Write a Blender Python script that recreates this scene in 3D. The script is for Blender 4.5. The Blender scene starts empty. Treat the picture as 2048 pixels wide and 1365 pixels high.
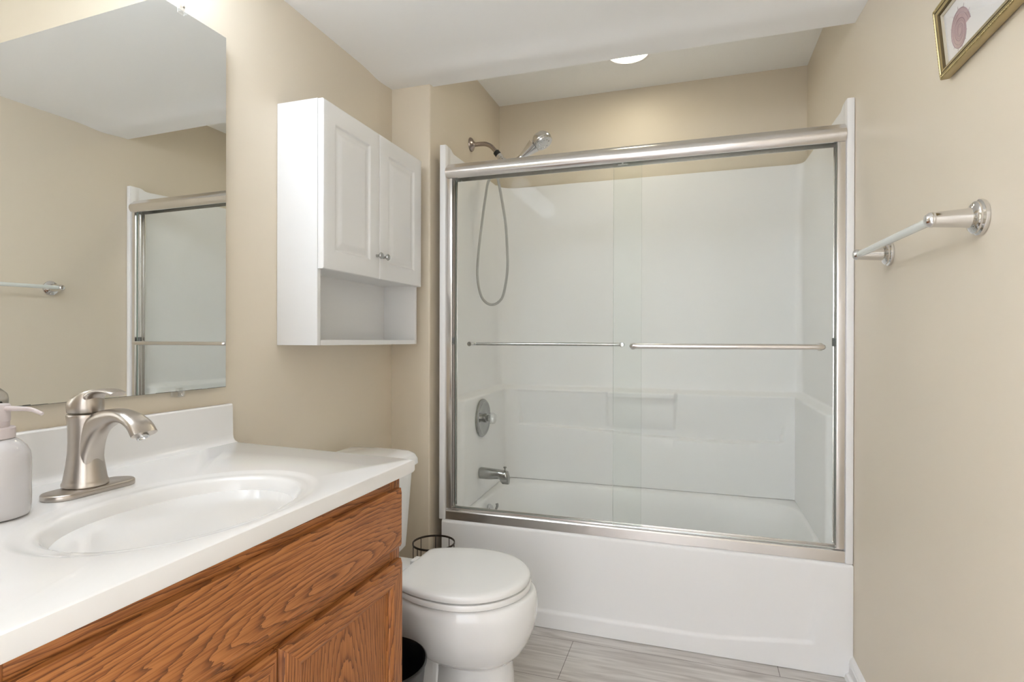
import bpy, bmesh, math, random
from math import sin, cos, pi, sqrt, exp
from mathutils import Vector, Matrix

scene = bpy.context.scene
COL = scene.collection
random.seed(7)

# ------------------------------------------------------------------ camera
CAMZ = 1.113
cam_d = bpy.data.cameras.new('camera')
cam_d.sensor_width = 36.0
cam_d.lens = 1121.73 / 2048 * 36.0
cam_d.clip_start = 0.02
cam = bpy.data.objects.new('camera', cam_d)
COL.objects.link(cam)
_r = Vector((0.95072284, 0.3100321, 0.0024857))
_u = Vector((-0.00302547, 0.00126021, 0.99999463))
_f = Vector((-0.31002731, 0.95072525, -0.0021361))
cam.matrix_world = Matrix(((_r.x, _u.x, -_f.x, 0), (_r.y, _u.y, -_f.y, 0), (_r.z, _u.z, -_f.z, CAMZ), (0, 0, 0, 1)))
scene.camera = cam

# ------------------------------------------------------------------ world, light levels, exposure
w = bpy.data.worlds.new('world'); scene.world = w; w.use_nodes = True
w.node_tree.nodes['Background'].inputs[0].default_value = (0.9, 0.95, 1.0, 1)
w.node_tree.nodes['Background'].inputs[1].default_value = 0.0
SHADE_EMIT = 12.5            # globes of the unseen vanity light, added to carry the light
SHADE_COL = (0.83, 0.93, 1.06)
SHOWER_EMIT = 13.5            # the lamp in the alcove ceiling
HALL_FILL_EMIT = 200.0  # strength of the added hallway fill lamp
scene.view_settings.view_transform = 'Standard'
scene.view_settings.look = 'None'
scene.view_settings.exposure = 1.12
scene.view_settings.gamma = 1.0
scene.view_settings.use_curve_mapping = False
scene.cycles.max_bounces = 14
scene.cycles.diffuse_bounces = 8
scene.cycles.glossy_bounces = 6
scene.cycles.transparent_max_bounces = 24
scene.cycles.transmission_bounces = 10
scene.cycles.sample_clamp_indirect = 6

# ------------------------------------------------------------------ room numbers
XL, XR = -1.208, 0.498       # left and right wall
YS, XA = 2.077, -1.032       # stub wall face, alcove left wall
YB, YF0 = 2.93, -0.15        # alcove back wall, wall behind the camera
ZC, ZA = 2.159, 2.404        # dropped soffit, ceiling
YT = 2.10                    # tub front

# ------------------------------------------------------------------ materials
def newmat(name):
    m = bpy.data.materials.new(name); m.use_nodes = True
    nt = m.node_tree
    return m, nt, nt.nodes['Principled BSDF']

def mat(name, col, rough=0.5, metal=0.0, spec=0.5, coat=0.0, bump=None, vary=0.0, vscale=6.0):
    m, nt, b = newmat(name)
    b.inputs['Base Color'].default_value = (*col, 1)
    b.inputs['Roughness'].default_value = rough
    b.inputs['Metallic'].default_value = metal
    b.inputs['Specular IOR Level'].default_value = spec
    b.inputs['Coat Weight'].default_value = coat
    b.inputs['Coat Roughness'].default_value = 0.06
    tc = nt.nodes.new('ShaderNodeTexCoord')
    if vary:
        n = nt.nodes.new('ShaderNodeTexNoise'); n.inputs['Scale'].default_value = vscale; n.inputs['Detail'].default_value = 4
        nt.links.new(tc.outputs['Object'], n.inputs['Vector'])
        mx = nt.nodes.new('ShaderNodeMix'); mx.data_type = 'RGBA'
        mx.inputs[6].default_value = (*[c * (1 - vary) for c in col], 1)
        mx.inputs[7].default_value = (*[min(1, c * (1 + vary)) for c in col], 1)
        nt.links.new(n.outputs['Fac'], mx.inputs[0]); nt.links.new(mx.outputs[2], b.inputs['Base Color'])
    if bump:
        sc, st, di = bump
        n2 = nt.nodes.new('ShaderNodeTexNoise'); n2.inputs['Scale'].default_value = sc; n2.inputs['Detail'].default_value = 3
        nt.links.new(tc.outputs['Object'], n2.inputs['Vector'])
        bp = nt.nodes.new('ShaderNodeBump'); bp.inputs['Strength'].default_value = st; bp.inputs['Distance'].default_value = di
        nt.links.new(n2.outputs['Fac'], bp.inputs['Height']); nt.links.new(bp.outputs['Normal'], b.inputs['Normal'])
    return m

def emit_mat(name, col, strength):
    m, nt, b = newmat(name)
    b.inputs['Base Color'].default_value = (0.9, 0.9, 0.9, 1)
    b.inputs['Emission Color'].default_value = (*col, 1)
    b.inputs['Emission Strength'].default_value = strength
    return m

def glass_mat(name, tint, refl0=0.045):
    m = bpy.data.materials.new(name); m.use_nodes = True
    nt = m.node_tree; nt.nodes.clear()
    out = nt.nodes.new('ShaderNodeOutputMaterial')
    tr = nt.nodes.new('ShaderNodeBsdfTransparent'); tr.inputs[0].default_value = (*tint, 1)
    gl = nt.nodes.new('ShaderNodeBsdfGlossy'); gl.inputs['Roughness'].default_value = 0.0
    gl.inputs[0].default_value = (1, 1, 1, 1)
    lw = nt.nodes.new('ShaderNodeLayerWeight'); lw.inputs['Blend'].default_value = 0.5
    p5 = nt.nodes.new('ShaderNodeMath'); p5.operation = 'POWER'; p5.inputs[1].default_value = 5
    ma = nt.nodes.new('ShaderNodeMath'); ma.operation = 'MULTIPLY_ADD'; ma.inputs[1].default_value = 1 - refl0; ma.inputs[2].default_value = refl0
    mx = nt.nodes.new('ShaderNodeMixShader')
    nt.links.new(lw.outputs['Facing'], p5.inputs[0]); nt.links.new(p5.outputs[0], ma.inputs[0])
    nt.links.new(ma.outputs[0], mx.inputs[0]); nt.links.new(tr.outputs[0], mx.inputs[1]); nt.links.new(gl.outputs[0], mx.inputs[2])
    nt.links.new(mx.outputs[0], out.inputs[0])
    return m

def oak_mat(name, grain, seed, dark=1.0):
    """oak veneer; grain runs along 'Y' or 'Z' of the object"""
    m, nt, b = newmat(name)
    N, L = nt.nodes.new, nt.links.new
    tc = N('ShaderNodeTexCoord')
    mp = N('ShaderNodeMapping'); mp.inputs['Location'].default_value = seed
    along, across = 0.16, 1.0
    mp.inputs['Scale'].default_value = (1.0, along, across) if grain == 'Y' else (1.0, across, along)
    L(tc.outputs['Object'], mp.inputs[0])
    nz = N('ShaderNodeTexNoise'); nz.inputs['Scale'].default_value = 11; nz.inputs['Detail'].default_value = 4; nz.inputs['Roughness'].default_value = 0.62
    L(mp.outputs[0], nz.inputs['Vector'])
    vs_ = N('ShaderNodeVectorMath'); vs_.operation = 'MULTIPLY_ADD'; vs_.inputs[1].default_value = (0.04, 0.04, 0.04)
    L(nz.outputs['Color'], vs_.inputs[0]); L(mp.outputs[0], vs_.inputs[2])
    sb = N('ShaderNodeVectorMath'); sb.operation = 'SUBTRACT'; sb.inputs[1].default_value = (0.02, 0.02, 0.02)
    L(vs_.outputs[0], sb.inputs[0])
    wv = N('ShaderNodeTexWave'); wv.wave_type = 'RINGS'; wv.rings_direction = 'SPHERICAL'; wv.wave_profile = 'SAW'
    wv.inputs['Scale'].default_value = 41; wv.inputs['Distortion'].default_value = 2.6
    wv.inputs['Detail'].default_value = 3; wv.inputs['Detail Scale'].default_value = 2.5; wv.inputs['Detail Roughness'].default_value = 0.6
    L(sb.outputs[0], wv.inputs['Vector'])
    r1 = N('ShaderNodeValToRGB')
    r1.color_ramp.elements[0].position = 0.0; r1.color_ramp.elements[0].color = (0.135 * dark, 0.043 * dark, 0.013 * dark, 1)
    r1.color_ramp.elements[1].position = 0.30; r1.color_ramp.elements[1].color = (0.34 * dark, 0.124 * dark, 0.034 * dark, 1)
    e = r1.color_ramp.elements.new(0.8); e.color = (0.42 * dark, 0.165 * dark, 0.048 * dark, 1)
    L(wv.outputs['Fac'], r1.inputs[0])
    # open pores: short dark flecks along the grain
    mp2 = N('ShaderNodeMapping'); mp2.inputs['Location'].default_value = seed
    mp2.inputs['Scale'].default_value = (420, 11, 420) if grain == 'Y' else (420, 420, 11)
    L(tc.outputs['Object'], mp2.inputs[0])
    n2 = N('ShaderNodeTexNoise'); n2.inputs['Scale'].default_value = 1.0; n2.inputs['Detail'].default_value = 3
    L(mp2.outputs[0], n2.inputs['Vector'])
    r2 = N('ShaderNodeValToRGB')
    r2.color_ramp.elements[0].position = 0.36; r2.color_ramp.elements[0].color = (0.50, 0.40, 0.34, 1)
    r2.color_ramp.elements[1].position = 0.55; r2.color_ramp.elements[1].color = (1, 1, 1, 1)
    L(n2.outputs['Fac'], r2.inputs[0])
    mx = N('ShaderNodeMix'); mx.data_type = 'RGBA'; mx.blend_type = 'MULTIPLY'; mx.inputs[0].default_value = 0.75
    L(r1.outputs[0], mx.inputs[6]); L(r2.outputs[0], mx.inputs[7]); L(mx.outputs[2], b.inputs['Base Color'])
    b.inputs['Roughness'].default_value = 0.42
    b.inputs['Specular IOR Level'].default_value = 0.35
    b.inputs['Coat Weight'].default_value = 0.08; b.inputs['Coat Roughness'].default_value = 0.2
    bp = N('ShaderNodeBump'); bp.inputs['Strength'].default_value = 0.25; bp.inputs['Distance'].default_value = 0.001
    L(n2.outputs['Fac'], bp.inputs['Height']); L(bp.outputs['Normal'], b.inputs['Normal'])
    return m

def floor_mat():
    m, nt, b = newmat('grey_wood_planks')
    N, L = nt.nodes.new, nt.links.new
    tc = N('ShaderNodeTexCoord')
    br = N('ShaderNodeTexBrick'); br.offset = 0.43; br.offset_frequency = 2
    mp = N('ShaderNodeMapping'); mp.inputs['Location'].default_value = (0.424 + 1.22 * 0.57 * 0, -2.037 + 0.245 * 10, 0)
    L(tc.outputs['Object'], mp.inputs[0]); L(mp.outputs[0], br.inputs['Vector'])
    br.inputs['Scale'].default_value = 1.0; br.inputs['Brick Width'].default_value = 1.22; br.inputs['Row Height'].default_value = 0.245
    br.inputs['Mortar Size'].default_value = 0.0013; br.inputs['Mortar Smooth'].default_value = 0.3; br.inputs['Bias'].default_value = 0
    br.inputs['Color1'].default_value = (0.66, 0.64, 0.62, 1); br.inputs['Color2'].default_value = (0.58, 0.555, 0.54, 1)
    br.inputs['Mortar'].default_value = (0.20, 0.18, 0.17, 1)
    mp2 = N('ShaderNodeMapping'); mp2.inputs['Scale'].default_value = (3.0, 34, 1); L(tc.outputs['Object'], mp2.inputs[0])
    n = N('ShaderNodeTexNoise'); n.inputs['Scale'].default_value = 1.0; n.inputs['Detail'].default_value = 8; n.inputs['Distortion'].default_value = 1.4
    L(mp2.outputs[0], n.inputs['Vector'])
    r = N('ShaderNodeValToRGB')
    r.color_ramp.elements[0].position = 0.30; r.color_ramp.elements[0].color = (0.66, 0.62, 0.60, 1)
    r.color_ramp.elements[1].position = 0.62; r.color_ramp.elements[1].color = (1.08, 1.07, 1.05, 1)
    L(n.outputs['Fac'], r.inputs[0])
    mx = N('ShaderNodeMix'); mx.data_type = 'RGBA'; mx.blend_type = 'MULTIPLY'; mx.inputs[0].default_value = 0.85
    L(br.outputs['Color'], mx.inputs[6]); L(r.outputs[0], mx.inputs[7]); L(mx.outputs[2], b.inputs['Base Color'])
    b.inputs['Roughness'].default_value = 0.42
    bp = N('ShaderNodeBump'); bp.inputs['Strength'].default_value = 0.3; bp.inputs['Distance'].default_value = 0.001
    L(n.outputs['Fac'], bp.inputs['Height']); L(bp.outputs['Normal'], b.inputs['Normal'])
    return m

M = dict(
    wall=mat('tan_wall_paint', (0.69, 0.615, 0.50), 0.45, bump=(420, 0.05, 0.001), vary=0.015, vscale=2),
    ceil=mat('white_ceiling_paint', (0.87, 0.87, 0.865), 0.75),
    ceil2=mat('textured_ceiling_paint', (0.90, 0.90, 0.88), 0.8, bump=(160, 0.35, 0.002)),
    trim=mat('white_trim_paint', (0.84, 0.83, 0.82), 0.3),
    floor=floor_mat(),
    acrylic=mat('white_acrylic', (0.85, 0.845, 0.845), 0.3, spec=0.25),
    marble=mat('white_cultured_marble', (0.745, 0.73, 0.715), 0.16, coat=0.4, vary=0.012, vscale=9),
    ceramic=mat('white_vitreous_china', (0.84, 0.84, 0.84), 0.08, coat=0.6),
    seat=mat('white_plastic_seat', (0.84, 0.835, 0.825), 0.2, coat=0.2),
    lacquer=mat('white_foil_cabinet', (0.76, 0.76, 0.76), 0.34),
    chrome=mat('polished_chrome', (0.72, 0.71, 0.71), 0.06, 1.0),
    chrome_soft=mat('worn_chrome', (0.60, 0.60, 0.595), 0.2, 1.0),
    chrome_old=mat('dull_chrome', (0.40, 0.40, 0.39), 0.2, 1.0, bump=(35, 0.08, 0.002)),
    hose=mat('hose_steel', (0.50, 0.50, 0.49), 0.3, 1.0),
    alu=mat('satin_aluminium', (0.80, 0.775, 0.76), 0.24, 1.0),
    nickel=mat('brushed_nickel', (0.50, 0.455, 0.41), 0.3, 1.0, bump=(700, 0.06, 0.0006)),
    nickel_dark=mat('dark_arm_finish', (0.42, 0.36, 0.33), 0.25, 1.0),
    rubber=mat('grey_rubber', (0.16, 0.16, 0.155), 0.6),
    dark=mat('black_plastic', (0.006, 0.006, 0.006), 0.35),
    bronze=mat('dark_bronze_wire', (0.06, 0.045, 0.035), 0.45, 0.6),
    gold=mat('antique_gold_leaf', (0.46, 0.37, 0.19), 0.32, 0.8, bump=(240, 0.15, 0.001), vary=0.12, vscale=60),
    gold_dark=mat('dark_gold_groove', (0.09, 0.06, 0.02), 0.5, 0.3),
    paper=mat('white_art_paper', (0.82, 0.81, 0.80), 0.7),
    mauve=mat('mauve_print', (0.50, 0.36, 0.38), 0.7, vary=0.12, vscale=90),
    mauve_line=mat('mauve_print_line', (0.36, 0.25, 0.28), 0.7),
    liner=mat('cream_frame_liner', (0.52, 0.47, 0.36), 0.5),
    bottle=mat('grey_glazed_bottle', (0.53, 0.51, 0.51), 0.12, coat=0.5),
    pump=mat('mauve_grey_plastic', (0.55, 0.485, 0.48), 0.4),
    glass=glass_mat('clear_door_glass', (0.978, 0.987, 0.980), 0.0015),
    picglass=glass_mat('picture_glass', (0.99, 0.99, 0.99), 0.03),
    clearplastic=glass_mat('clear_plastic', (0.93, 0.93, 0.93), 0.16),
    acryknob=glass_mat('clear_acrylic', (0.90, 0.91, 0.91), 0.14),
    gedge=mat('green_glass_edge', (0.25, 0.32, 0.29), 0.15),
    etched=mat('etched_mark', (0.75, 0.76, 0.75), 0.6),
    mirror=mat('silvered_mirror', (0.90, 0.915, 0.90), 0.0, 1.0),
    mirror_edge=mat('mirror_edge_tarnish', (0.10, 0.095, 0.085), 0.4, vary=0.5, vscale=70),
    shade=emit_mat('lit_glass_shade', SHADE_COL, SHADE_EMIT),
    lens=emit_mat('lit_lens', (1.0, 0.92, 0.70), SHOWER_EMIT),
    hall_fill_lens=emit_mat('hall_fill_diffuser', (0.83, 0.92, 1.05), HALL_FILL_EMIT),
    hallwall=mat('white_hall_paint', (0.85, 0.84, 0.83), 0.6),
    oak_h=oak_mat('oak_grain_across', 'Y', (-0.295, -0.02, -0.685)),
    oak_h2=oak_mat('oak_rail_grain', 'Y', (-0.25, 0.2, -0.35)),
    oak_v=oak_mat('oak_grain_upright', 'Z', (-0.2, -0.62, 0.1)),
    oak_p=oak_mat('oak_panel_grain', 'Z', (-0.285, -0.19, -0.03)),
)

# ------------------------------------------------------------------ mesh helpers
ORG = {}
def finish(bm, angle=38):
    bmesh.ops.recalc_face_normals(bm, faces=bm.faces[:])
    a = math.radians(angle)
    for e in bm.edges:
        if len(e.link_faces) == 2:
            e.smooth = e.calc_face_angle(0) < a
        else:
            e.smooth = False
    for f in bm.faces: f.smooth = True

def obj(name, bm, m, parent=None, label=None, angle=38, kind=None, cat=None, group=None, recalc=True):
    if recalc: finish(bm, angle)
    me = bpy.data.meshes.new(name)
    org = Vector(ORG[parent.name]) if parent is not None else None
    if org is None:
        lo = Vector((1e9,) * 3); hi = Vector((-1e9,) * 3)
        for v in bm.verts:
            for i in range(3):
                lo[i] = min(lo[i], v.co[i]); hi[i] = max(hi[i], v.co[i])
        org = Vector(((lo.x + hi.x) / 2, (lo.y + hi.y) / 2, lo.z)) if kind != 'structure' else Vector((0, 0, 0))
    bmesh.ops.translate(bm, vec=-org, verts=bm.verts[:])
    bm.to_mesh(me); bm.free()
    for k in (m if isinstance(m, (list, tuple)) else [m]): me.materials.append(k)
    o = bpy.data.objects.new(name, me); COL.objects.link(o)
    if parent is not None: o.parent = parent
    else: o.location = org
    ORG[o.name] = tuple(org)
    if label: o['label'] = label
    if cat: o['category'] = cat
    if group: o['group'] = group
    if kind: o['kind'] = kind
    return o

def thing(name, label, cat, loc, group=None):
    o = bpy.data.objects.new(name, None); COL.objects.link(o)
    o.empty_display_size = 0.05
    o.location = loc; o['label'] = label; o['category'] = cat
    if group: o['group'] = group
    ORG[o.name] = tuple(loc)
    return o

def B(): return bmesh.new()

def box(bm, x0, x1, y0, y1, z0, z1, bev=0.0, seg=2, mi=0):
    vs = [bm.verts.new((x, y, z)) for z in (z0, z1) for y in (y0, y1) for x in (x0, x1)]
    fs = [bm.faces.new([vs[i] for i in q]) for q in ((0, 2, 3, 1), (4, 5, 7, 6), (0, 1, 5, 4), (2, 6, 7, 3), (0, 4, 6, 2), (1, 3, 7, 5))]
    for f in fs: f.material_index = mi
    if bev:
        es = list({e for f in fs for e in f.edges})
        bmesh.ops.bevel(bm, geom=es, offset=bev, segments=seg, profile=0.5, affect='EDGES')
    return fs

def ringface(bm, r0, r1, closed=True, mi=0):
    n = len(r0)
    for i in range(n if closed else n - 1):
        j = (i + 1) % n
        try:
            f = bm.faces.new((r0[i], r0[j], r1[j], r1[i])); f.material_index = mi
        except ValueError: pass

def loft(bm, rings, cap0=True, cap1=True, closed=True, mi=0):
    vr = [[bm.verts.new(p) for p in r] for r in rings]
    for a, b in zip(vr, vr[1:]): ringface(bm, a, b, closed, mi)
    if cap0: bm.faces.new(vr[0]).material_index = mi
    if cap1: bm.faces.new(list(reversed(vr[-1]))).material_index = mi
    return vr

def frame(d):
    d = Vector(d).normalized()
    a = Vector((0, 0, 1)) if abs(d.z) < 0.9 else Vector((1, 0, 0))
    u = d.cross(a).normalized(); v = d.cross(u).normalized()
    return d, u, v

def lathe(bm, prof, origin, axis=(0, 0, 1), n=32, cap0=True, cap1=True, mi=0, sx=1.0):
    """prof: (radius, distance along axis)"""
    d, u, v = frame(axis); o = Vector(origin)
    rings = [[o + d * h + (u * cos(2 * pi * k / n) * sx + v * sin(2 * pi * k / n)) * max(r, 1e-5) for k in range(n)] for r, h in prof]
    return loft(bm, rings, cap0, cap1, mi=mi)

def catmull(pts, sub=8):
    P = [Vector(p) for p in pts]; P = [2 * P[0] - P[1]] + P + [2 * P[-1] - P[-2]]
    out = []
    for i in range(1, len(P) - 2):
        for k in range(sub):
            t = k / sub
            out.append(0.5 * ((2 * P[i]) + (-P[i - 1] + P[i + 1]) * t + (2 * P[i - 1] - 5 * P[i] + 4 * P[i + 1] - P[i + 2]) * t * t + (-P[i - 1] + 3 * P[i] - 3 * P[i + 1] + P[i + 2]) * t ** 3))
    out.append(P[-2]); return out

def tube(bm, pts, rad, n=16, cap=True, mi=0, closed=False, shape=None):
    P = [Vector(p) for p in pts]; m = len(P)
    T = []
    for i in range(m):
        a = P[i - 1] if (i > 0 or closed) else P[i]
        b = P[(i + 1) % m] if (i < m - 1 or closed) else P[i]
        T.append((b - a).normalized())
    _, u, v = frame(T[0]); rings = []
    for i in range(m):
        t = T[i]; u = (u - t * u.dot(t)).normalized(); v = t.cross(u)
        r = rad(i / (m - 1)) if callable(rad) else (rad[i] if isinstance(rad, (list, tuple)) else rad)
        rings.append([P[i] + (u * cos(2 * pi * k / n) + v * sin(2 * pi * k / n)) * r for k in range(n)])
    if closed:
        vr = [[bm.verts.new(p) for p in r] for r in rings]
        for i in range(m): ringface(bm, vr[i], vr[(i + 1) % m], True, mi)
        return vr
    return loft(bm, rings, cap, cap, mi=mi)

def extrude_profile(bm, prof, p0, p1, axis='x', mi=0):
    """prof: closed polygon of the two other coordinates, swept from p0 to p1 along axis"""
    def P(a, q):
        return {'x': (a, q[0], q[1]), 'y': (q[0], a, q[1]), 'z': (q[0], q[1], a)}[axis]
    loft(bm, [[P(p0, q) for q in prof], [P(p1, q) for q in prof]], mi=mi)

def sstep(a, b, x):
    t = min(1, max(0, (x - a) / (b - a))); return t * t * (3 - 2 * t)

def rrect(hx, hy, r, n=6):
    out = []
    for cx, cy, a0 in ((hx - r, hy - r, 0), (-hx + r, hy - r, 90), (-hx + r, -hy + r, 180), (hx - r, -hy + r, 270)):
        for k in range(n + 1):
            a = math.radians(a0 + 90 * k / n); out.append((cx + r * cos(a), cy + r * sin(a)))
    return out

# ================================================================== SETTING
b = B(); box(b, XL - .1, XR + .1, YF0 - .1, YB + .1, -.08, 0); obj('floor', b, M['floor'], kind='structure')
b = B(); box(b, XL - .1, XL, YF0, YS + .1, 0, ZA); obj('wall_left', b, M['wall'], kind='structure')
b = B(); box(b, XR, XR + .1, YF0, YB + .1, 0, ZA); obj('wall_right', b, M['wall'], kind='structure')
b = B()   # stub wall end and left wall of the tub alcove: one piece of wall with a rounded corner
rr = .006
pr = [(XL, YS)] + [(XA - rr + rr * sin(math.radians(a)), YS + rr - rr * cos(math.radians(a))) for a in (0, 22, 45, 68, 90)] + [(XA, YB), (XL, YB)]
extrude_profile(b, pr, 0, ZA, 'z'); obj('wall_alcove_left', b, M['wall'], kind='structure')
b = B(); box(b, XL, XR, YB, YB + .1, 0, ZA); obj('wall_back', b, M['wall'], kind='structure')
b = B()   # wall behind the camera with its doorway
DX0, DX1, DZ = -0.62, 0.165, 2.055
box(b, XL - .1, DX0, YF0 - .1, YF0, 0, ZA); box(b, DX1, XR + .1, YF0 - .1, YF0, 0, ZA); box(b, DX0, DX1, YF0 - .1, YF0, DZ, ZA)
obj('wall_front', b, M['wall'], kind='structure')
b = B(); box(b, XL - .1, XR + .1, YF0 - .1, YB + .1, ZA, ZA + .08); obj('ceiling', b, M['ceil2'], kind='structure')
# dropped soffit: white underside that is slightly crowned at the drywall joint, wall-coloured front face
b = B()
y0s, y1s = 1.28, 2.104
NY = 80
prof = []
for i in range(NY + 1):
    y = y0s + (y1s - y0s) * i / NY
    z = ZC - 0.0085 * exp(-((y - 1.975) / .07) ** 2)
    prof.append((y, z))
low = [[b.verts.new((x, y, z)) for (y, z) in prof] for x in (XL, XR)]
top = [[b.verts.new((x, y, ZA)) for y in (y0s, y1s)] for x in (XL, XR)]
for i in range(NY): b.faces.new((low[0][i], low[0][i + 1], low[1][i + 1], low[1][i]))
f = b.faces.new((low[0][0], low[1][0], top[1][0], top[0][0])); f.material_index = 1
f = b.faces.new((low[0][-1], low[1][-1], top[1][1], top[0][1])); f.material_index = 0
b.faces.new((top[0][0], top[0][1], top[1][1], top[1][0]))
b.faces.new(low[0] + [top[0][1], top[0][0]]); b.faces.new(low[1] + [top[1][1], top[1][0]])
obj('ceiling_soffit', b, [M['ceil'], M['wall']], kind='structure')
# baseboard with its shoe moulding, along the right wall
bp_ = [(XR, 0), (XR - .026, 0), (XR - .0255, .008), (XR - .022, .016), (XR - .015, .0195), (XR - .0135, .022), (XR - .0135, .050),
       (XR - .0115, .0535), (XR - .0115, .060), (XR - .009, .066), (XR - .005, .071), (XR, .074)]
b = B(); extrude_profile(b, bp_, YF0, YT - .002, 'y'); obj('baseboard_right', b, M['trim'], kind='structure', angle=25)
b = B(); extrude_profile(b, [(-q[0] + XR + XL, q[1]) for q in bp_], 1.13, YS, 'y'); obj('baseboard_left', b, M['trim'], kind='structure', angle=25)
# white door and casing in the wall behind the camera
b = B()
for (a0, a1, c0, c1) in ((DX0 - .06, DX0, 0, DZ + .06), (DX1, DX1 + .06, 0, DZ + .06), (DX0, DX1, DZ, DZ + .06)):
    box(b, a0, a1, YF0, YF0 + .016, c0, c1, .003)
obj('trim_1', b, M['trim'], kind='structure')
# hallway beyond the doorway, invented and kept white to carry fill light
HY = -1.75
for nm, q in (('wall_hall_far', (-1.5, 1.2, HY - .1, HY, 0, ZA)), ('wall_hall_left', (-1.6, -1.5, HY, YF0 - .1, 0, ZA)), ('wall_hall_right', (1.2, 1.3, HY, YF0 - .1, 0, ZA)), ('wall_hall_near_left', (-1.5, XL - .1, YF0 - .1, YF0, 0, ZA)), ('wall_hall_near_right', (XR + .1, 1.2, YF0 - .1, YF0, 0, ZA))):
    b = B(); box(b, *q); obj(nm, b, M['hallwall'], kind='structure')
b = B(); box(b, -1.6, 1.3, HY - .1, YF0 - .1, -.08, 0); obj('floor_hall', b, M['floor'], kind='structure')
b = B(); box(b, -1.6, 1.3, HY - .1, YF0 - .1, ZA, ZA + .08); obj('ceiling_hall', b, M['ceil'], kind='structure')

# ================================================================== LIGHTS (fixtures)
vl = thing('unseen_vanity_light', 'unseen nickel vanity light bar with round lit globes, added above the mirror', 'light fixture', (XL, .74, 2.0))  # out of view; added as main light, sited by the shadows it casts
b = B(); box(b, XL + .001, XL + .022, .30, 1.18, 2.08, 2.15, .006); obj('back_plate', b, M['nickel'], vl)
for yy in (.32, .53, .74, .95):
    b = B(); lathe(b, [(.03, 0), (.03, .012), (.024, .03), (.024, .098)], (XL + .022, yy, 2.115), (.93, 0, -.32), 24); obj('socket', b, M['nickel'], vl)
    b = B(); lathe(b, [(.0625 * sin(pi * k / 18), -.0625 * cos(pi * k / 18)) for k in range(19)], (XL + .175, yy, 2.065), (0, 0, 1), 32, False, False)
    obj('globe_shade', b, M['shade'], vl)

cl = thing('ceiling_light', 'round lit ceiling light above the tub, half hidden by the soffit', 'ceiling light', (-.288, 2.552, ZA))
b = B(); lathe(b, [(.084, 0), (.106, 0), (.105, -.004), (.098, -.007), (.088, -.008), (.0835, -.004), (.084, 0)], (-.288, 2.552, ZA - .0005), (0, 0, 1), 56, False, False); obj('trim_ring', b, M['trim'], cl)
b = B(); lathe(b, [(.0, -.006), (.045, -.0055), (.073, -.004), (.0832, -.0015), (.0832, -.001), (0, -.001)], (-.288, 2.552, ZA - .0005), (0, 0, 1), 48, False, False); obj('lens', b, M['lens'], cl)

hl = thing('hall_fill_light', 'unseen round fill light added to the hallway ceiling behind the viewer', 'ceiling light', (-1.3, -.85, ZA - .09))  # unseen lamp added to send soft fill through the doorway
b = B(); lathe(b, [(.0, -.09), (.08, -.085), (.14, -.068), (.17, -.04), (.175, -.012)], (-1.3, -.85, ZA - .0005), (0, 0, 1), 40, False, False); obj('diffuser', b, M['hall_fill_lens'], hl)
b = B(); lathe(b, [(.174, -.012), (.182, -.010), (.182, 0), (.10, 0)], (-1.3, -.85, ZA - .0005), (0, 0, 1), 40, False, False); obj('rim', b, M['nickel'], hl)

# ================================================================== BATHTUB
TX0, TX1, TY0, TY1, TZ = -.985, XR - .003, YT, 2.922, .372
tub = thing('bathtub', 'white alcove bathtub with embossed apron, under the sliding glass door', 'bathtub', (-.245, 2.5, 0))
b = B()
N = 144
cx, cy = (TX0 + TX1) / 2, 2.527
def rect_pt(a, hx0, hx1, hy0, hy1):
    c, s = cos(a), sin(a)
    t = min((hx1 if c > 0 else hx0) / abs(c) if abs(c) > 1e-9 else 1e9, (hy1 if s > 0 else hy0) / abs(s) if abs(s) > 1e-9 else 1e9)
    return cx + c * t, cy + s * t
def sup(a, hx, hy, e, ox=0, oy=0):
    c, s = cos(a), sin(a)
    r = (abs(c / hx) ** e + abs(s / hy) ** e) ** (-1 / e)
    return cx + ox + c * r, cy + oy + s * r
angs = [2 * pi * k / N for k in range(N)]
def ring_sup(hx, hy, e, z, ox=0, oy=0): return [(*sup(a, hx, hy, e, ox, oy), z) for a in angs]
outer = [(*rect_pt(a, cx - TX0, TX1 - cx, cy - (TY0 + .055), TY1 - cy), TZ) for a in angs]
rings = [outer, ring_sup(.690, .312, 5.5, TZ - .0005), ring_sup(.682, .304, 5.2, TZ - .004), ring_sup(.676, .298, 5, TZ - .014),
         ring_sup(.660, .285, 4.6, TZ - .08), ring_sup(.635, .268, 4.0, TZ - .20), ring_sup(.605, .250, 3.6, TZ - .27),
         ring_sup(.56, .225, 3.2, TZ - .305), ring_sup(.48, .18, 2.8, TZ - .32), ring_sup(.2, .08, 2.2, TZ - .322)]
loft(b, rings, cap0=False, cap1=True)
obj('basin', b, M['acrylic'], tub, angle=60)
b = B()   # apron: a pressed sheet with a shallow recessed field
GX, GZ = 170, 84
def apy(x, z):
    zl = .064 + .034 * sstep(.0, .42, x) + .012 * max(0, -x - .6)
    xr = .375 + .022 * sstep(.08, .25, z)
    rec = .0075 * sstep(zl - .003, zl + .006, z) * (1 - sstep(xr - .006, xr + .004, x)) * (1 - sstep(.10, .335, z))
    rec *= sstep(-.96, -.94, x)
    roll = .012 * (1 - sqrt(max(0, 1 - max(0, (z - (TZ - .008)) / .0125) ** 2)))
    return YT - .004 + rec + roll
g = [[b.verts.new((TX0 + (TX1 - TX0) * i / GX, apy(TX0 + (TX1 - TX0) * i / GX, .002 + (TZ + .003 - .002) * j / GZ), .002 + (TZ + .003 - .002) * j / GZ)) for i in range(GX + 1)] for j in range(GZ + 1)]
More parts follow.
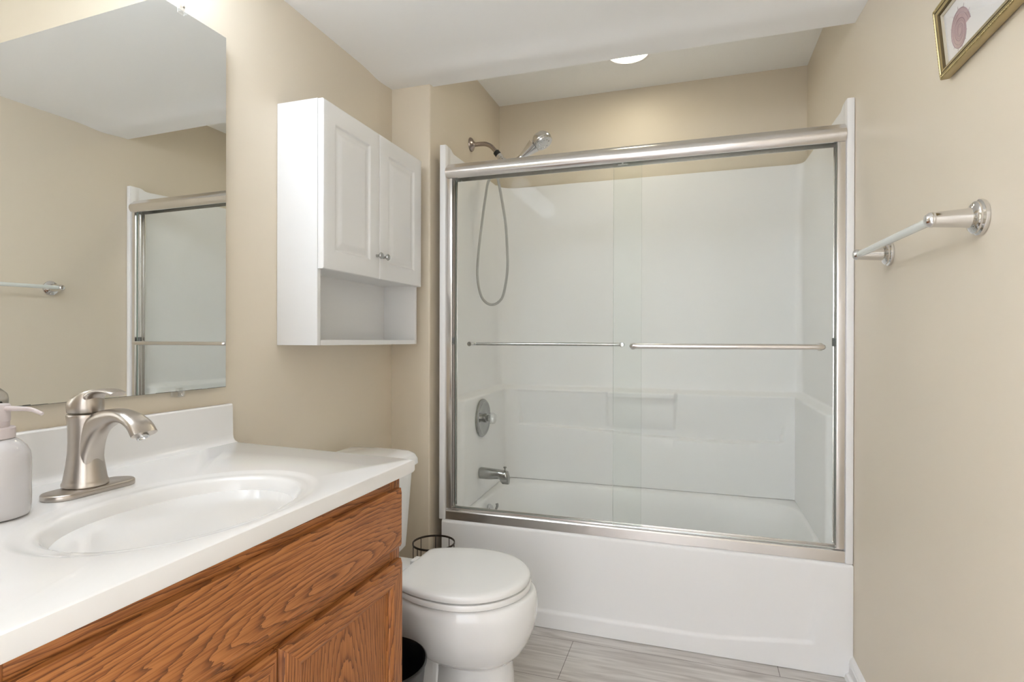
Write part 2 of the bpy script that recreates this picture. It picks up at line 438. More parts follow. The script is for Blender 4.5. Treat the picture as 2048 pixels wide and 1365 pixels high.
for j in range(GZ):
    for i in range(GX): b.faces.new((g[j][i], g[j][i + 1], g[j + 1][i + 1], g[j + 1][i]))
bk = [[b.verts.new((TX0 + (TX1 - TX0) * i / GX, YT + .0545, z)) for i in range(GX + 1)] for z in (TZ + .003, .002)]
for i in range(GX):
    b.faces.new((g[GZ][i], g[GZ][i + 1], bk[0][i + 1], bk[0][i])); b.faces.new((bk[0][i], bk[0][i + 1], bk[1][i + 1], bk[1][i])); b.faces.new((bk[1][i], bk[1][i + 1], g[0][i + 1], g[0][i]))
for i in (0, GX): b.faces.new([g[j][i] for j in range(GZ + 1)] + [bk[0][i], bk[1][i]])
obj('apron', b, M['acrylic'], tub, angle=50)
ox, oy, oz = -.8975, 2.43, .318
nrm = Vector((.97, 0, .22)).normalized()
b = B(); lathe(b, [(.036, 0), (.036, .004), (.031, .009), (.02, .012), (.0, .013)], (ox, oy, oz), nrm, 36); op = obj('overflow_plate', b, M['chrome_soft'], tub, label='chrome overflow plate')
b = B(); tube(b, catmull([(ox + .012, oy, oz + .005), (ox + .026, oy, oz + .010), (ox + .036, oy, oz + .030), (ox + .034, oy, oz + .042)]), lambda t: .0045 + .002 * t, 12); obj('trip_lever', b, M['chrome_old'], op)
b = B()   # bead of caulk down the end of the apron at the wall
box(b, TX1 - .001, XR - .0005, YT - .003, YT + .01, .004, TZ, .001); obj('caulk_bead', b, M['trim'], tub)

# ================================================================== SURROUND (moulded three wall panels)
sur = thing('shower_surround', 'glossy white moulded shower wall panels standing on the tub rim', 'shower surround', (-.25, 2.88, TZ))
pL0, pL1 = Vector((-.973, 2.104)), Vector((-1.010, 2.905))
pR1, pR0 = Vector((.477, 2.905)), Vector((.475, 2.104))
RC = .085
path = []
def line(a, c, n):
    for k in range(n): path.append(a.lerp(c, k / n))
dL = (pL1 - pL0).normalized(); dB = (pR1 - pL1).normalized(); dR = (pR0 - pR1).normalized()
def bez(a, m_, c, n):
    for k in range(n):
        t = k / n; path.append(a * (1 - t) ** 2 + m_ * 2 * t * (1 - t) + c * t * t)
line(pL0, pL1 - dL * RC, 60); iA = len(path); bez(pL1 - dL * RC, pL1, pL1 + dB * RC * 1.35, 14); iB = len(path)
line(pL1 + dB * RC * 1.35, pR1 - dB * RC * .5, 190); iC = len(path); bez(pR1 - dB * RC * .5, pR1, pR1 + dR * RC * .5, 10); iD = len(path)
line(pR1 + dR * RC * .5, pR0, 60); path.append(pR0)
nP = len(path); nor = []
for i in range(nP):
    t = (path[min(i + 1, nP - 1)] - path[max(i - 1, 0)]).normalized(); nor.append(Vector((t.y, -t.x)))
def ztop(i):
    p = path[i]
    if i < iA or i >= iD: # side panels: a raised ear at the front, then a low straight edge climbing to the back
        y = p.y
        return 1.913 - .012 * sstep(2.155, 2.19, y) + .036 * sstep(0, 1, 0) + max(0, (y - 2.2)) * .05
    return 1.9372
zlev = [TZ + .0045, TZ + .008, .42, .50, .58, .62] + [.63 + .004 * k for k in range(12)] + [.70, .74, .78, .81] + [.824 + .0035 * k for k in range(16)] + [.90, 1.0, 1.2, 1.5, 1.7, 1.8, 1.87, 1.895]
def off(i, z):
    p = path[i]
    side = i < iA or i >= iD
    d = .036 * (1 - sstep(.846, .872, z)) * (sstep(2.175, 2.23, p.y) if side else 1)          # lower part stands proud; its top makes the ledge
    if not side:
        x = p.x
        zc = .662 - .036 * sstep(-.9, .1, x) + .01 * sstep(.1, .45, x)
        xl = -.925 + .036 * sstep(.0, 1, (.857 - z) / .2) - .0
        xr_ = .455 - .07 * sstep(.0, 1, (.857 - z) / .22)
        inside = sstep(xl - .004, xl + .006, x) * (1 - sstep(xr_ - .006, xr_ + .004, x))
        scoop = sstep(zc - .003, zc + .004, z) * (1 - sstep(.838, .848, z)) * (.030 - .027 * (z - zc) / .19)
        d -= inside * max(0, scoop)
        blk = sstep(-.432, -.420, x) * (1 - sstep(-.098, -.086, x)) * (1 - sstep(.850, .868, z)) * sstep(.66, .70, z)
        cap = sstep(-.432, -.420, x) * (1 - sstep(-.098, -.086, x)) * (1 - sstep(.852, .866, z)) * sstep(.818, .826, z)
        d += .012 * blk + .012 * cap
    return d
b = B()
grid, gridb = [], []
for j, z in enumerate(zlev + ['top']):
    row, rowb = [], []
    for i in range(nP):
        zz = ztop(i) if z == 'top' else min(z, ztop(i) - .002)
        if j == 0 and path[i].y > 2.162: zz = TZ + .0022
        q = path[i] + nor[i] * off(i, zz)
        row.append(b.verts.new((q.x, q.y, zz)))
        q2 = path[i] - nor[i] * .005
        rowb.append(b.verts.new((q2.x, q2.y, zz)))
    grid.append(row); gridb.append(rowb)
for G, fl in ((grid, False), (gridb, True)):
    for j in range(len(G) - 1):
        for i in range(nP - 1): b.faces.new((G[j][i], G[j][i + 1], G[j + 1][i + 1], G[j + 1][i]))
for i in range(nP - 1):
    b.faces.new((grid[-1][i], grid[-1][i + 1], gridb[-1][i + 1], gridb[-1][i])); b.faces.new((grid[0][i], grid[0][i + 1], gridb[0][i + 1], gridb[0][i]))
for i in (0, nP - 1):
    for j in range(len(grid) - 1): b.faces.new((grid[j][i], grid[j + 1][i], gridb[j + 1][i], gridb[j][i]))
obj('wall_panel', b, M['acrylic'], sur, angle=50)
b = B(); box(b, -.9985, -.9725, YT - .002, YT + .05, TZ + .004, 1.913, .003); obj('front_flange', b, M['acrylic'], sur)
b = B(); box(b, .4745, XR - .001, YT - .002, YT + .05, TZ + .004, 1.913, .003); obj('front_flange', b, M['acrylic'], sur)

# ================================================================== SLIDING SHOWER DOOR
sd = thing('sliding_shower_door', 'framed sliding glass tub door with satin aluminium rails', 'shower door', (-.25, 2.135, .376))
HX0, HX1 = -.9715, .4735
b = B()   # header: rounded front, hollow below
hp = []
for k in range(13):
    t = k / 12; z = 1.774 + .061 * t
    hp.append((2.1075 - .017 * sin(pi * min(1, t * 1.05 + .03)) ** .8 + .010 * t ** 3, z))
hp += [(2.130, 1.838), (2.158, 1.838), (2.166, 1.834), (2.168, 1.774), (2.164, 1.774), (2.162, 1.829), (2.118, 1.829), (2.1125, 1.774)]
extrude_profile(b, hp, HX0, HX1, 'x'); obj('header_rail', b, M['alu'], sd, angle=30)
b = B(); box(b, HX0 + .002, HX1 - .002, 2.1135, 2.161, 1.80, 1.804); obj('channel_shade', b, M['rubber'], sd)  # dark strip standing in for the shade inside the hollow header
for xa, xb, s in ((-.971, -.9455, 1), (.4480, .4735, -1)):
    b = B()
    box(b, xa, xb, 2.1045, 2.108, .422, 1.773, .001)
    box(b, xa, xb, 2.160, 2.164, .422, 1.773, .001)
    xo = xa if s > 0 else xb
    box(b, min(xo, xo + s * .004), max(xo, xo + s * .004), 2.1075, 2.1605, .422, 1.773)
    xi = (xb if s > 0 else xa)
    box(b, min(xi, xi - s * .010), max(xi, xi - s * .010), 2.1225, 2.126, .422, 1.773)
    box(b, min(xi, xi - s * .010), max(xi, xi - s * .010), 2.140, 2.143, .422, 1.773)
    j = obj('side_jamb', b, M['alu'], sd)
    b = B(); box(b, min(xi - s * .012, xi + s * .008), max(xi - s * .012, xi + s * .008), 2.1275 if s < 0 else 2.1095, 2.1385 if s < 0 else 2.1205, 1.094, 1.122, .0015); obj('bumper', b, M['rubber'], j)
b = B()   # bottom track
tp = [(2.1045, .3765), (2.1045, .409), (2.107, .4135), (2.112, .4145), (2.1135, .409), (2.1165, .405), (2.1275, .405), (2.128, .412), (2.1295, .416), (2.132, .416), (2.133, .408), (2.150, .408), (2.151, .420), (2.154, .4205), (2.168, .386), (2.168, .3765)]
extrude_profile(b, tp, HX0 + .0005, HX1 + .0005, 'x'); obj('bottom_track', b, M['alu'], sd, angle=20)

def pane(x0, x1, y0, y1, label):
    b = B(); fs = box(b, x0, x1, y0, y1, .417, 1.798)
    for f in fs:
        if abs(f.normal.y) < .5: pass
    b.normal_update()
    for f in b.faces: f.material_index = 0 if abs(f.normal.y) > .5 else 1
    return obj('glass_panel', b, [M['glass'], M['gedge']], sd, label=label)
def rod(bm, x0, x1, z, yg, yo, r):
    s = 1 if yo > yg else -1
    pts = [(x0, yg, z), (x0, yo - s * .014, z), (x0 + .004, yo - s * .005, z), (x0 + .014, yo, z)] + [(x0 + .014 + (x1 - x0 - .028) * k / 8, yo, z) for k in range(1, 8)] + [(x1 - .014, yo, z), (x1 - .004, yo - s * .005, z), (x1, yo - s * .014, z), (x1, yg, z)]
    tube(bm, catmull(pts, 4), r, 16)
def logo(par, x0, y, z, s):
    bm = B()
    rnd = random.Random(3)
    for k in range(9):
        x = x0 + k * .0042
        pts = [(x, y, z + rnd.uniform(-.001, .001)), (x + .0012, y, z + rnd.uniform(.001, .003)), (x + .0024, y, z + rnd.uniform(-.002, .001)), (x + .004, y, z + .0004)]
        tube(bm, catmull(pts, 3), .0004, 6)
    tube(bm, [(x0 + .017 + .0025 * cos(a), y, z + .0055 + .0016 * sin(a)) for a in [2 * pi * q / 14 for q in range(14)]], .0005, 6, closed=True)
    obj('etched_logo', bm, M['etched'], par)
g1 = pane(-.944, -.190, 2.1405, 2.1465, 'left inner glass panel')
b = B(); rod(b, -.882, -.262, 1.0955, 2.147, 2.195, .0065); obj('towel_bar', b, M['chrome_soft'], g1)
for xx in (-.882, -.262):
    b = B(); lathe(b, [(.009, 0), (.009, .003), (.0075, .0045), (.0, .005)], (xx, 2.1404, 1.0955), (0, -1, 0), 24); obj('bolt_cap', b, M['chrome_old'], g1)
logo(g1, -.935, 2.1395, 1.762, 1)
g2 = pane(-.2915, .4475, 2.1165, 2.1225, 'right outer glass panel')
b = B(); rod(b, -.2175, .4, 1.0915, 2.116, 2.062, .0095); obj('towel_bar', b, M['alu'], g2)
for xx in (-.2175, .4):
    b = B(); lathe(b, [(.013, 0), (.013, .003), (.011, .005), (.009, .0055)], (xx, 2.1164, 1.0915), (0, -1, 0), 24); obj('post_washer', b, M['chrome'], g2)
logo(g2, -.275, 2.1155, 1.767, 1)

# ================================================================== SHOWER FITTINGS
hs = thing('hand_shower', 'chrome hand shower with coiled hose hanging on the alcove wall above the tub', 'shower head', (-1.03, 2.514, 2.055))
b = B(); lathe(b, [(.0335, 0), (.0335, .003), (.030, .008), (.021, .013), (.0135, .018), (.012, .022), (0, .022)], (XA + .0005, 2.514, 2.055), (1, 0, 0), 36); obj('wall_flange', b, M['nickel_dark'], hs)
arm = catmull([(XA + .018, 2.514, 2.053), (-.985, 2.514, 2.053), (-.955, 2.514, 2.050), (-.930, 2.514, 2.038), (-.912, 2.514, 2.020), (-.899, 2.514, 2.003)], 8)
b = B(); tube(b, arm, .0105, 18); obj('shower_arm', b, M['nickel_dark'], hs)
ad = Vector((.62, 0, -.785)).normalized()
p0 = Vector((-.899, 2.514, 2.003))
b = B(); lathe(b, [(.013, -.010), (.0155, -.008), (.0155, .010), (.013, .012)], p0 + ad * .004, ad, 20); obj('rubber_collar', b, M['dark'], hs)
b = B(); lathe(b, [(.0135, .016), (.0155, .018), (.0155, .036), (.0135, .038), (.0135, .046), (.017, .050), (.017, .066), (.012, .070), (.012, .084)], p0, ad, 24); obj('swivel_nut', b, M['chrome'], hs)
pc = p0 + ad * .095
b = B()   # cradle that carries the handset
lathe(b, [(.0, -.022), (.016, -.018), (.021, 0), (.016, .018), (.0, .022)], pc, (0, 1, 0), 24); obj('cradle', b, M['chrome'], hs)
hd = Vector((.845, -.05, .53)).normalized()
h0 = pc + Vector((.012, -.026, -.012))
hb = h0 - hd * .045
ht = Vector((-.705, 2.486, 2.008))
hand = catmull([hb, h0, h0.lerp(ht, .35), h0.lerp(ht, .7), ht], 8)
b = B(); tube(b, hand, lambda t: .0115 + .004 * sin(pi * min(1, t * 1.1)) * .4 + .022 * max(0, t - .62) / .38, 20)
fd = Vector((.50, -.16, -.85)).normalized()
hc = Vector((-.668, 2.484, 2.026))
lathe(b, [(.0, -.036), (.020, -.034), (.036, -.025), (.045, -.009), (.0465, .004), (.044, .010)], hc, fd, 32)
obj('handset', b, M['chrome'], hs)
b = B(); lathe(b, [(.044, .0105), (.0445, .014), (.041, .020), (.033, .0225), (.0, .0235)], hc, fd, 32)
for k in range(10):
    a = 2 * pi * k / 10; d_, u_, v_ = frame(fd)
    lathe(b, [(.003, .02), (.003, .0245), (.0, .026)], hc + (u_ * cos(a) + v_ * sin(a)) * .025, fd, 8)
obj('spray_face', b, M['chrome_soft'], hs)
hpts = catmull([hb, hb - hd * .02 + Vector((0, 0, -.01)), (-0.8707, 2.455, 1.86), (-0.8550, 2.455, 1.78), (-0.8337, 2.455, 1.654), (-0.8254, 2.455, 1.54), (-0.8241, 2.455, 1.433), (-0.8426, 2.455, 1.325), (-0.8668, 2.455, 1.288), (-0.8992, 2.455, 1.2766),
                (-0.9308, 2.455, 1.289), (-0.9569, 2.455, 1.3277), (-0.9723, 2.455, 1.414), (-0.9663, 2.455, 1.53), (-0.9502, 2.455, 1.661), (-0.9328, 2.455, 1.78), (-0.9141, 2.455, 1.86), (-.88, 2.512, 1.915), pc + Vector((-.012, 0, -.018))], 30)
P = [Vector(p) for p in hpts]; fine = []
acc = 0; step = .0011
L = [0]
for a, c in zip(P, P[1:]): L.append(L[-1] + (c - a).length)
i = 0; s = 0; cnt = 0; rads = []
while s < L[-1]:
    while L[i + 1] < s: i += 1
    fine.append(P[i].lerp(P[i + 1], (s - L[i]) / max(1e-9, L[i + 1] - L[i])))
    rads.append((.0066, .0066, .0050, .0050)[cnt % 4]); cnt += 1; s += step
b = B(); tube(b, fine, rads, 12); obj('shower_hose', b, M['hose'], hs, angle=80)

xw = -.9485   # face of the lower left panel near the fittings
vv = thing('shower_valve', 'round chrome mixing valve with clear knob on the left shower panel', 'valve', (xw, 2.461, .746))
b = B(); lathe(b, [(.089, 0), (.089, .004), (.084, .010), (.077, .0125), (.070, .010), (.066, .0085), (.030, .012), (.022, .014), (0, .014)], (xw, 2.461, .746), (1, 0, 0), 56); obj('escutcheon', b, M['chrome_old'], vv)
b = B(); lathe(b, [(.021, .012), (.021, .024), (.015, .027), (.015, .034)], (xw, 2.461, .746), (1, 0, 0), 28); obj('stem', b, M['chrome_old'], vv)
b = B()
d_, u_, v_ = frame((1, 0, 0)); kr = []
for h, r in ((.030, .014), (.033, .020), (.040, .0255), (.056, .0255), (.064, .022), (.068, .014)):
    kr.append([Vector((xw + h, 2.461, .746)) + (u_ * cos(2 * pi * k / 48) + v_ * sin(2 * pi * k / 48)) * r * (1 + .06 * cos(8 * 2 * pi * k / 48)) for k in range(48)])
loft(b, kr); obj('knob', b, M['acryknob'], vv, label='clear acrylic knob')

ts = thing('tub_spout', 'chrome tub spout with diverter on the left shower panel above the rim', 'tub spout', (xw, 2.444, .492))
b = B()
secs = []
for t in [k / 20 for k in range(21)]:
    x = xw + .138 * t
    zt = .492 + .0255 - .008 * t - (.020 * max(0, (t - .93) / .07) ** 2)
    zb = .492 - .0265 + .005 * sstep(.3, .68, t) - .022 * sstep(.70, .78, t)
    hw = .027 - .006 * t - (.006 * max(0, (t - .93) / .07) ** 2)
    secs.append([(x, 2.444 + hw * (abs(cos(a)) ** .75) * (1 if cos(a) >= 0 else -1), (zt + zb) / 2 + (zt - zb) / 2 * (abs(sin(a)) ** .75) * (1 if sin(a) >= 0 else -1)) for a in [2 * pi * k / 32 for k in range(32)]])
loft(b, secs); obj('spout_body', b, M['chrome_old'], ts, angle=50)
b = B(); lathe(b, [(.0035, 0), (.0035, .012), (.0075, .014), (.0075, .0185), (.006, .020), (0, .020)], (xw + .119, 2.444, .5085), (0, 0, 1), 18); obj('diverter_knob', b, M['chrome_old'], ts)

# ================================================================== WALL CABINET
wc = thing('wall_cabinet', 'white two door wall cabinet with open bottom shelf, hung over the toilet', 'cabinet', (XL + .07, 1.71, 1.095))
cy0, cy1, cz0, cz1, cf = 1.398, 2.022, 1.095, 1.828, -1.062
db = 1.323
b = B()
box(b, XL + .001, cf, cy0, cy0 + .016, cz0, cz1, .001); box(b, XL + .001, cf, cy1 - .016, cy1, cz0, cz1, .001)
box(b, XL + .001, cf, cy0 + .016, cy1 - .016, cz1 - .016, cz1); box(b, XL + .001, cf, cy0 + .016, cy1 - .016, cz0, cz0 + .016)
box(b, XL + .001, cf, cy0 + .016, cy1 - .016, db + .004, db + .020)
box(b, XL + .001, XL + .006, cy0 + .016, cy1 - .016, cz0 + .016, cz1 - .016)
obj('carcass', b, M['lacquer'], wc)
def raised_door(y0, y1, z0, z1, xb, xf):
    """routed slab: flat border, sunk groove, raised field, as a (y,z) height grid"""
    bm = B()
    def prof(d):   # d: distance from the edge
        e = .004 * (1 - sqrt(max(0, 1 - max(0, 1 - d / .004) ** 2))) if d < .004 else 0
        g = .0065 * sstep(.058, .064, d) * (1 - .92 * sstep(.070, .092, d))
        return e + g
    ys = sorted({round(y0 + q, 5) for q in (0, .001, .002, .004, .03, .056, .058, .060, .062, .064, .067, .070, .075, .08, .086, .092, .096)} | {round(y1 - q, 5) for q in (0, .001, .002, .004, .03, .056, .058, .060, .062, .064, .067, .070, .075, .08, .086, .092, .096)})
    zs = sorted({round(z0 + q, 5) for q in (0, .001, .002, .004, .03, .056, .058, .060, .062, .064, .067, .070, .075, .08, .086, .092, .096)} | {round(z1 - q, 5) for q in (0, .001, .002, .004, .03, .056, .058, .060, .062, .064, .067, .070, .075, .08, .086, .092, .096)})
    G = [[bm.verts.new((xf - prof(min(y - y0, y1 - y, z - z0, z1 - z)), y, z)) for y in ys] for z in zs]
    for j in range(len(zs) - 1):
        for i in range(len(ys) - 1): bm.faces.new((G[j][i], G[j][i + 1], G[j + 1][i + 1], G[j + 1][i]))
    bd = G[0][:] + [G[j][-1] for j in range(1, len(zs))] + G[-1][-2::-1] + [G[j][0] for j in range(len(zs) - 2, 0, -1)]
    bk = [bm.verts.new((xb, v.co.y, v.co.z)) for v in bd]
    ringface(bm, bd, bk); bm.faces.new(bk)
    return bm
ym = 1.7095
for y0, y1, ky in ((cy0 + .001, ym - .001, ym - .020), (ym + .001, cy1 - .001, ym + .024)):
    dr = obj('door', raised_door(y0, y1, db, cz1 - .002, cf + .0015, cf + .0205), M['lacquer'], wc, angle=45)
    b = B(); lathe(b, [(.005, 0), (.0042, .004), (.0042, .012), (.0105, .016), (.0115, .019), (.0095, .0225), (.0, .0245)], (cf + .0206, ky, 1.401), (1, 0, 0), 28); obj('knob', b, M['chrome_old'], dr)

# ================================================================== MIRROR
mr = thing('wall_mirror', 'frameless wall mirror held by clear clips above the sink', 'mirror', (XL, .74, .985))
MY0, MY1, MZ0, MZ1 = .28, 1.180, .986, 1.912
def off_wall(bm):      # the far edge stands a little off the wall
    for v in bm.verts: v.co.x += (v.co.y - MY0) * .020
b = B()
fs = box(b, XL + .001, XL + .006, MY0, MY1, MZ0, MZ1); b.normal_update()
for f in b.faces: f.material_index = 0 if f.normal.x > .5 else 1
ch = [v for v in b.verts if v.co.y > MY1 - .001 and v.co.z > MZ1 - .001]
off_wall(b)
obj('mirror_glass', b, [M['mirror'], M['mirror_edge']], mr)
b = B()   # tarnished line of silvering along the lower edge
rnd = random.Random(5); yy = MY0
while yy < MY1 - .01:
    l = rnd.uniform(.006, .04); hh = rnd.uniform(.0006, .0021) * (1.25 if yy < .72 else .55)
    box(b, XL + .00605, XL + .0064, yy, min(MY1, yy + l), MZ0, MZ0 + hh); yy += l
off_wall(b); obj('tarnished_edge', b, M['mirror_edge'], mr)
for (yy, zz, s) in ((1.044, MZ0, 1), (1.047, MZ1, -1), (.42, MZ0, 1), (.42, MZ1, -1)):
    b = B()
    box(b, XL - .0005 - (yy - MY0) * .020 + .0015, XL + .0055, yy - .009, yy + .009, min(zz - s * .014, zz - s * .0005), max(zz - s * .014, zz - s * .0005), .001)
    box(b, XL + .0075, XL + .0115, yy - .009, yy + .009, min(zz - s * .014, zz + s * .009), max(zz - s * .014, zz + s * .009), .0015)
    off_wall(b); c = obj('mirror_clip', b, M['clearplastic'], mr, label='clear plastic mirror clip')
    b = B(); lathe(b, [(.0036, 0), (.0036, .0015), (.002, .0025), (0, .0027)], (XL + .0115, yy, zz - s * .007), (1, 0, 0), 14); off_wall(b); obj('screw', b, M['chrome'], c)

# ================================================================== VANITY
VY0, VY1, VX = .322, 1.126, -.634
va = thing('vanity_cabinet', 'honey oak bathroom vanity cabinet under the white sink top', 'vanity', (-.92, .724, 0))
b = B()
box(b, XL + .001, VX - .019, VY0, VY0 + .016, .0, .803); box(b, XL + .001, VX - .019, VY1 - .016, VY1, .0, .803)
box(b, XL + .001, VX - .019, VY0 + .016, VY1 - .016, .10, .116); box(b, XL + .001, XL + .008, VY0 + .016, VY1 - .016, .116, .803)
box(b, VX - .085, VX - .07, VY0 + .016, VY1 - .016, .0, .10)
obj('carcass', b, M['oak_v'], va)
for y0, y1 in ((VY0, VY0 + .04), (VY1 - .04, VY1)):
    b = B(); box(b, VX - .019, VX, y0, y1, .10, .804, .0008); obj('face_frame_stile', b, M['oak_v'], va)
for z0, z1 in ((.76, .804), (.615, .66), (.10, .14)):
    b = B(); box(b, VX - .0185, VX - .0004, VY0 + .04, VY1 - .04, z0, z1, .0008); obj('face_frame_rail', b, M['oak_h2'], va)
XD = VX + .0185
def bevel_slab(bm, x0, x1, y0, y1, z0, z1, e=.012, dep=.007):
    """slab whose front edge is moulded down over e"""
    R = []
    for ins, x in ((0, x0), (0, x1 - dep), (.002, x1 - dep + .0012), (e * .55, x1 - .0022), (e * .62, x1 - .0012), (e, x1 - .0012), (e + .0012, x1)):
        R.append([(x, y0 + ins, z0 + ins), (x, y1 - ins, z0 + ins), (x, y1 - ins, z1 - ins), (x, y0 + ins, z1 - ins)])
    loft(bm, R)
b = B(); bevel_slab(b, VX + .0005, XD, VY0 + .014, VY1 - .013, .6525, .782); obj('drawer_front', b, M['oak_h'], va, angle=20)
def frame_door(y0, y1, z0, z1):
    d = bpy.data.objects.new('door', None); COL.objects.link(d); d.parent = va; ORG[d.name] = ORG[va.name]
    s = .056
    def member(bm, y0_, y1_, z0_, z1_, outer):
        # flat member with a moulded outer lip on side `outer`
        box(bm, VX + .0005, XD, y0_, y1_, z0_, z1_, .0014, 2)
    bm = B(); o0 = y0; o1 = y1
    def prof_member(bm, axis, a0, a1, sgn, fix):
        # cross-section across the member: moulded outer edge, face, sticking down to the panel
        cs = [(0, .0005), (0, .0105), (.002, .0125), (.0065, .0165), (.007, .0176), (.012, .0176), (.013, .0185), (s - .013, .0185), (s - .012, .0172), (s - .006, .0135), (s - .0045, .0105), (s, .009), (s, .0005)]
        A, Bv = [], []
        for q, h in cs:
            m0 = a0 + q; m1 = a1 - q
            c = fix + sgn * q
            if axis == 'y':
                A.append((VX + h, m0, c)); Bv.append((VX + h, m1, c))
            else:
                A.append((VX + h, c, m0)); Bv.append((VX + h, c, m1))
        loft(bm, [A, Bv])
    bmS = B(); prof_member(bmS, 'z', z0, z1, 1, y0); obj('stile', bmS, M['oak_v'], d, angle=20)
    bmS = B(); prof_member(bmS, 'z', z0, z1, -1, y1); obj('stile', bmS, M['oak_v'], d, angle=20)
    bmS = B(); prof_member(bmS, 'y', y0, y1, 1, z0); obj('rail', bmS, M['oak_h2'], d, angle=20)
    bmS = B(); prof_member(bmS, 'y', y0, y1, -1, z1); obj('rail', bmS, M['oak_h2'], d, angle=20)
    bmS = B(); box(bmS, VX + .001, VX + .0075, y0 + s - .0005, y1 - s + .0005, z0 + s - .0005, z1 - s + .0005); obj('panel', bmS, M['oak_p'], d)
frame_door(VY0 + .012, .7225, .115, .6245)
frame_door(.7265, VY1 - .011, .115, .6245)

# sink top: one cast piece with an integral oval bowl; backsplash its part
st = thing('sink_top', 'white cultured marble countertop with molded oval bowl on the oak vanity', 'countertop', (-.91, .725, .806))
CX0, CX1, CY0, CY1, CZ, CT = XL + .001, -.6165, .287, 1.166, .836, .0295
b = B()
N = 160; angs = [2 * pi * k / N for k in range(N)]
scx, scy = -.815, .732
def rp(a, ins, z):
    c, s = cos(a), sin(a)
    hx = (CX1 - ins - scx) if c > 0 else (scx - CX0 - 0); hy = (CY1 - ins - scy) if s > 0 else (scy - CY0 - ins)
    t = min(hx / abs(c) if abs(c) > 1e-9 else 1e9, hy / abs(s) if abs(s) > 1e-9 else 1e9)
    return (scx + c * t, scy + s * t, z)
# make sure the corners are sampled
for cxn, cyn in ((CX1, CY1), (CX1, CY0), (CX0, CY0), (CX0, CY1)):
    angs.append(math.atan2(cyn - scy, cxn - scx) % (2 * pi))
angs.sort()
def el(a, hx, hy, z, e=2.1, ox=0):
    c, s = cos(a), sin(a)
    r = (abs(c / hx) ** e + abs(s / hy) ** e) ** (-1 / e)
    return (scx + ox + c * r, scy + s * r, z)
R = [[rp(a, .012, CZ - CT) for a in angs], [rp(a, .002, CZ - CT) for a in angs], [rp(a, 0, CZ - CT + .004) for a in angs], [rp(a, 0, CZ - .007) for a in angs], [rp(a, .002, CZ - .002) for a in angs], [rp(a, .006, CZ) for a in angs]]
for hx, hy, z in ((.183, .247, CZ), (.178, .240, CZ - .0006), (.172, .233, CZ - .0032), (.163, .222, CZ - .0048), (.157, .214, CZ - .0052),
                  (.1535, .2075, CZ - .0072), (.1505, .2035, CZ - .011), (.147, .199, CZ - .020), (.140, .190, CZ - .038), (.130, .176, CZ - .058), (.116, .157, CZ - .078), (.097, .131, CZ - .097), (.073, .098, CZ - .112), (.047, .060, CZ - .121), (.026, .028, CZ - .125)):
    R.append([el(a, hx, hy, z) for a in angs])
loft(b, R, cap0=True, cap1=True)
for v in b.verts:
    if v.co.y > CY1 - .016: v.co.y += .046 * (CX1 - v.co.x) / (CX1 - CX0)
obj('countertop_slab', b, M['marble'], st, angle=40)
b = B()
bs = [(XL + .001, CZ - .001), (XL + .001, CZ + .1), (XL + .004, CZ + .1025), (XL + .016, CZ + .1025), (XL + .0195, CZ + .099), (XL + .021, CZ + .02), (XL + .0225, CZ + .011), (XL + .027, CZ + .004), (XL + .035, CZ + .0005), (XL + .037, CZ - .001)]
extrude_profile(b, bs, CY0, 1.2085, 'y')
obj('backsplash', b, M['marble'], st, angle=35)
b = B(); lathe(b, [(.024, 0), (.024, .002), (.018, .003), (.015, -.001), (0, -.001)], (scx, scy, CZ - .1243), (0, 0, 1), 28, False, False); obj('drain', b, M['nickel'], st)

# ================================================================== FAUCET
fy = .731
fa = thing('faucet', 'brushed nickel single lever faucet on an oval deck plate behind the sink', 'faucet', (-1.055, fy, CZ))
b = B()
R = []
for ins, z in ((.001, 0), (0, .002), (0, .0075), (.0012, .0092), (.003, .010)):
    pts = []
    for k in range(48):
        a = 2 * pi * k / 48; r = .031 - ins
        pts.append((-1.044 + r * cos(a), fy + (.047 if sin(a) > 0 else -.047) + r * sin(a), CZ + .0003 + z))
    R.append(pts)
loft(b, R); obj('deck_plate', b, M['nickel'], fa)
bx = -1.056
b = B()
prof = [(.0345, .0105), (.0358, .012), (.0358, .017), (.0342, .0195), (.0335, .022), (.0318, .032), (.0290, .050), (.0268, .070), (.0260, .090), (.0262, .108), (.0272, .124), (.0284, .134), (.0288, .138), (.0276, .1405), (0, .1405)]
lathe(b, prof, (bx, fy, CZ), (0, 0, 1), 40, True, False); obj('body', b, M['nickel'], fa)
b = B()   # spout: flat sided arc that flares to the tip
sp = catmull([(bx + .002, 0, CZ + .050), (bx + .006, 0, CZ + .078), (bx + .0165, 0, CZ + .103), (bx + .034, 0, CZ + .1225), (bx + .060, 0, CZ + .1355), (bx + .087, 0, CZ + .1405), (bx + .112, 0, CZ + .1365), (bx + .132, 0, CZ + .1255), (bx + .144, 0, CZ + .1105)], 8)
secs = []
n_ = len(sp)
for i, p in enumerate(sp):
    t = i / (n_ - 1)
    a = sp[max(0, i - 1)]; c = sp[min(n_ - 1, i + 1)]; T = (c - a).normalized(); U = Vector((-T.z, 0, T.x))
    hh = .0245 - .0150 * sstep(.1, .8, t); hw = .0225 - .005 * sstep(0, .45, t) + .006 * sstep(.5, 1, t)
    ring = []
    for k in range(32):
        q = 2 * pi * k / 32; cc, ss = cos(q), sin(q)
        ring.append(p + Vector((0, fy, 0)) + Vector((0, 1, 0)) * hw * (abs(cc) ** .55) * (1 if cc >= 0 else -1) + U * hh * (abs(ss) ** .8) * (1 if ss >= 0 else -1))
    secs.append(ring)
loft(b, secs); obj('spout', b, M['nickel'], fa, angle=50)
b = B()   # handle: round cap cut on a slope, lever rising over the spout
hz = CZ + .143
R = []
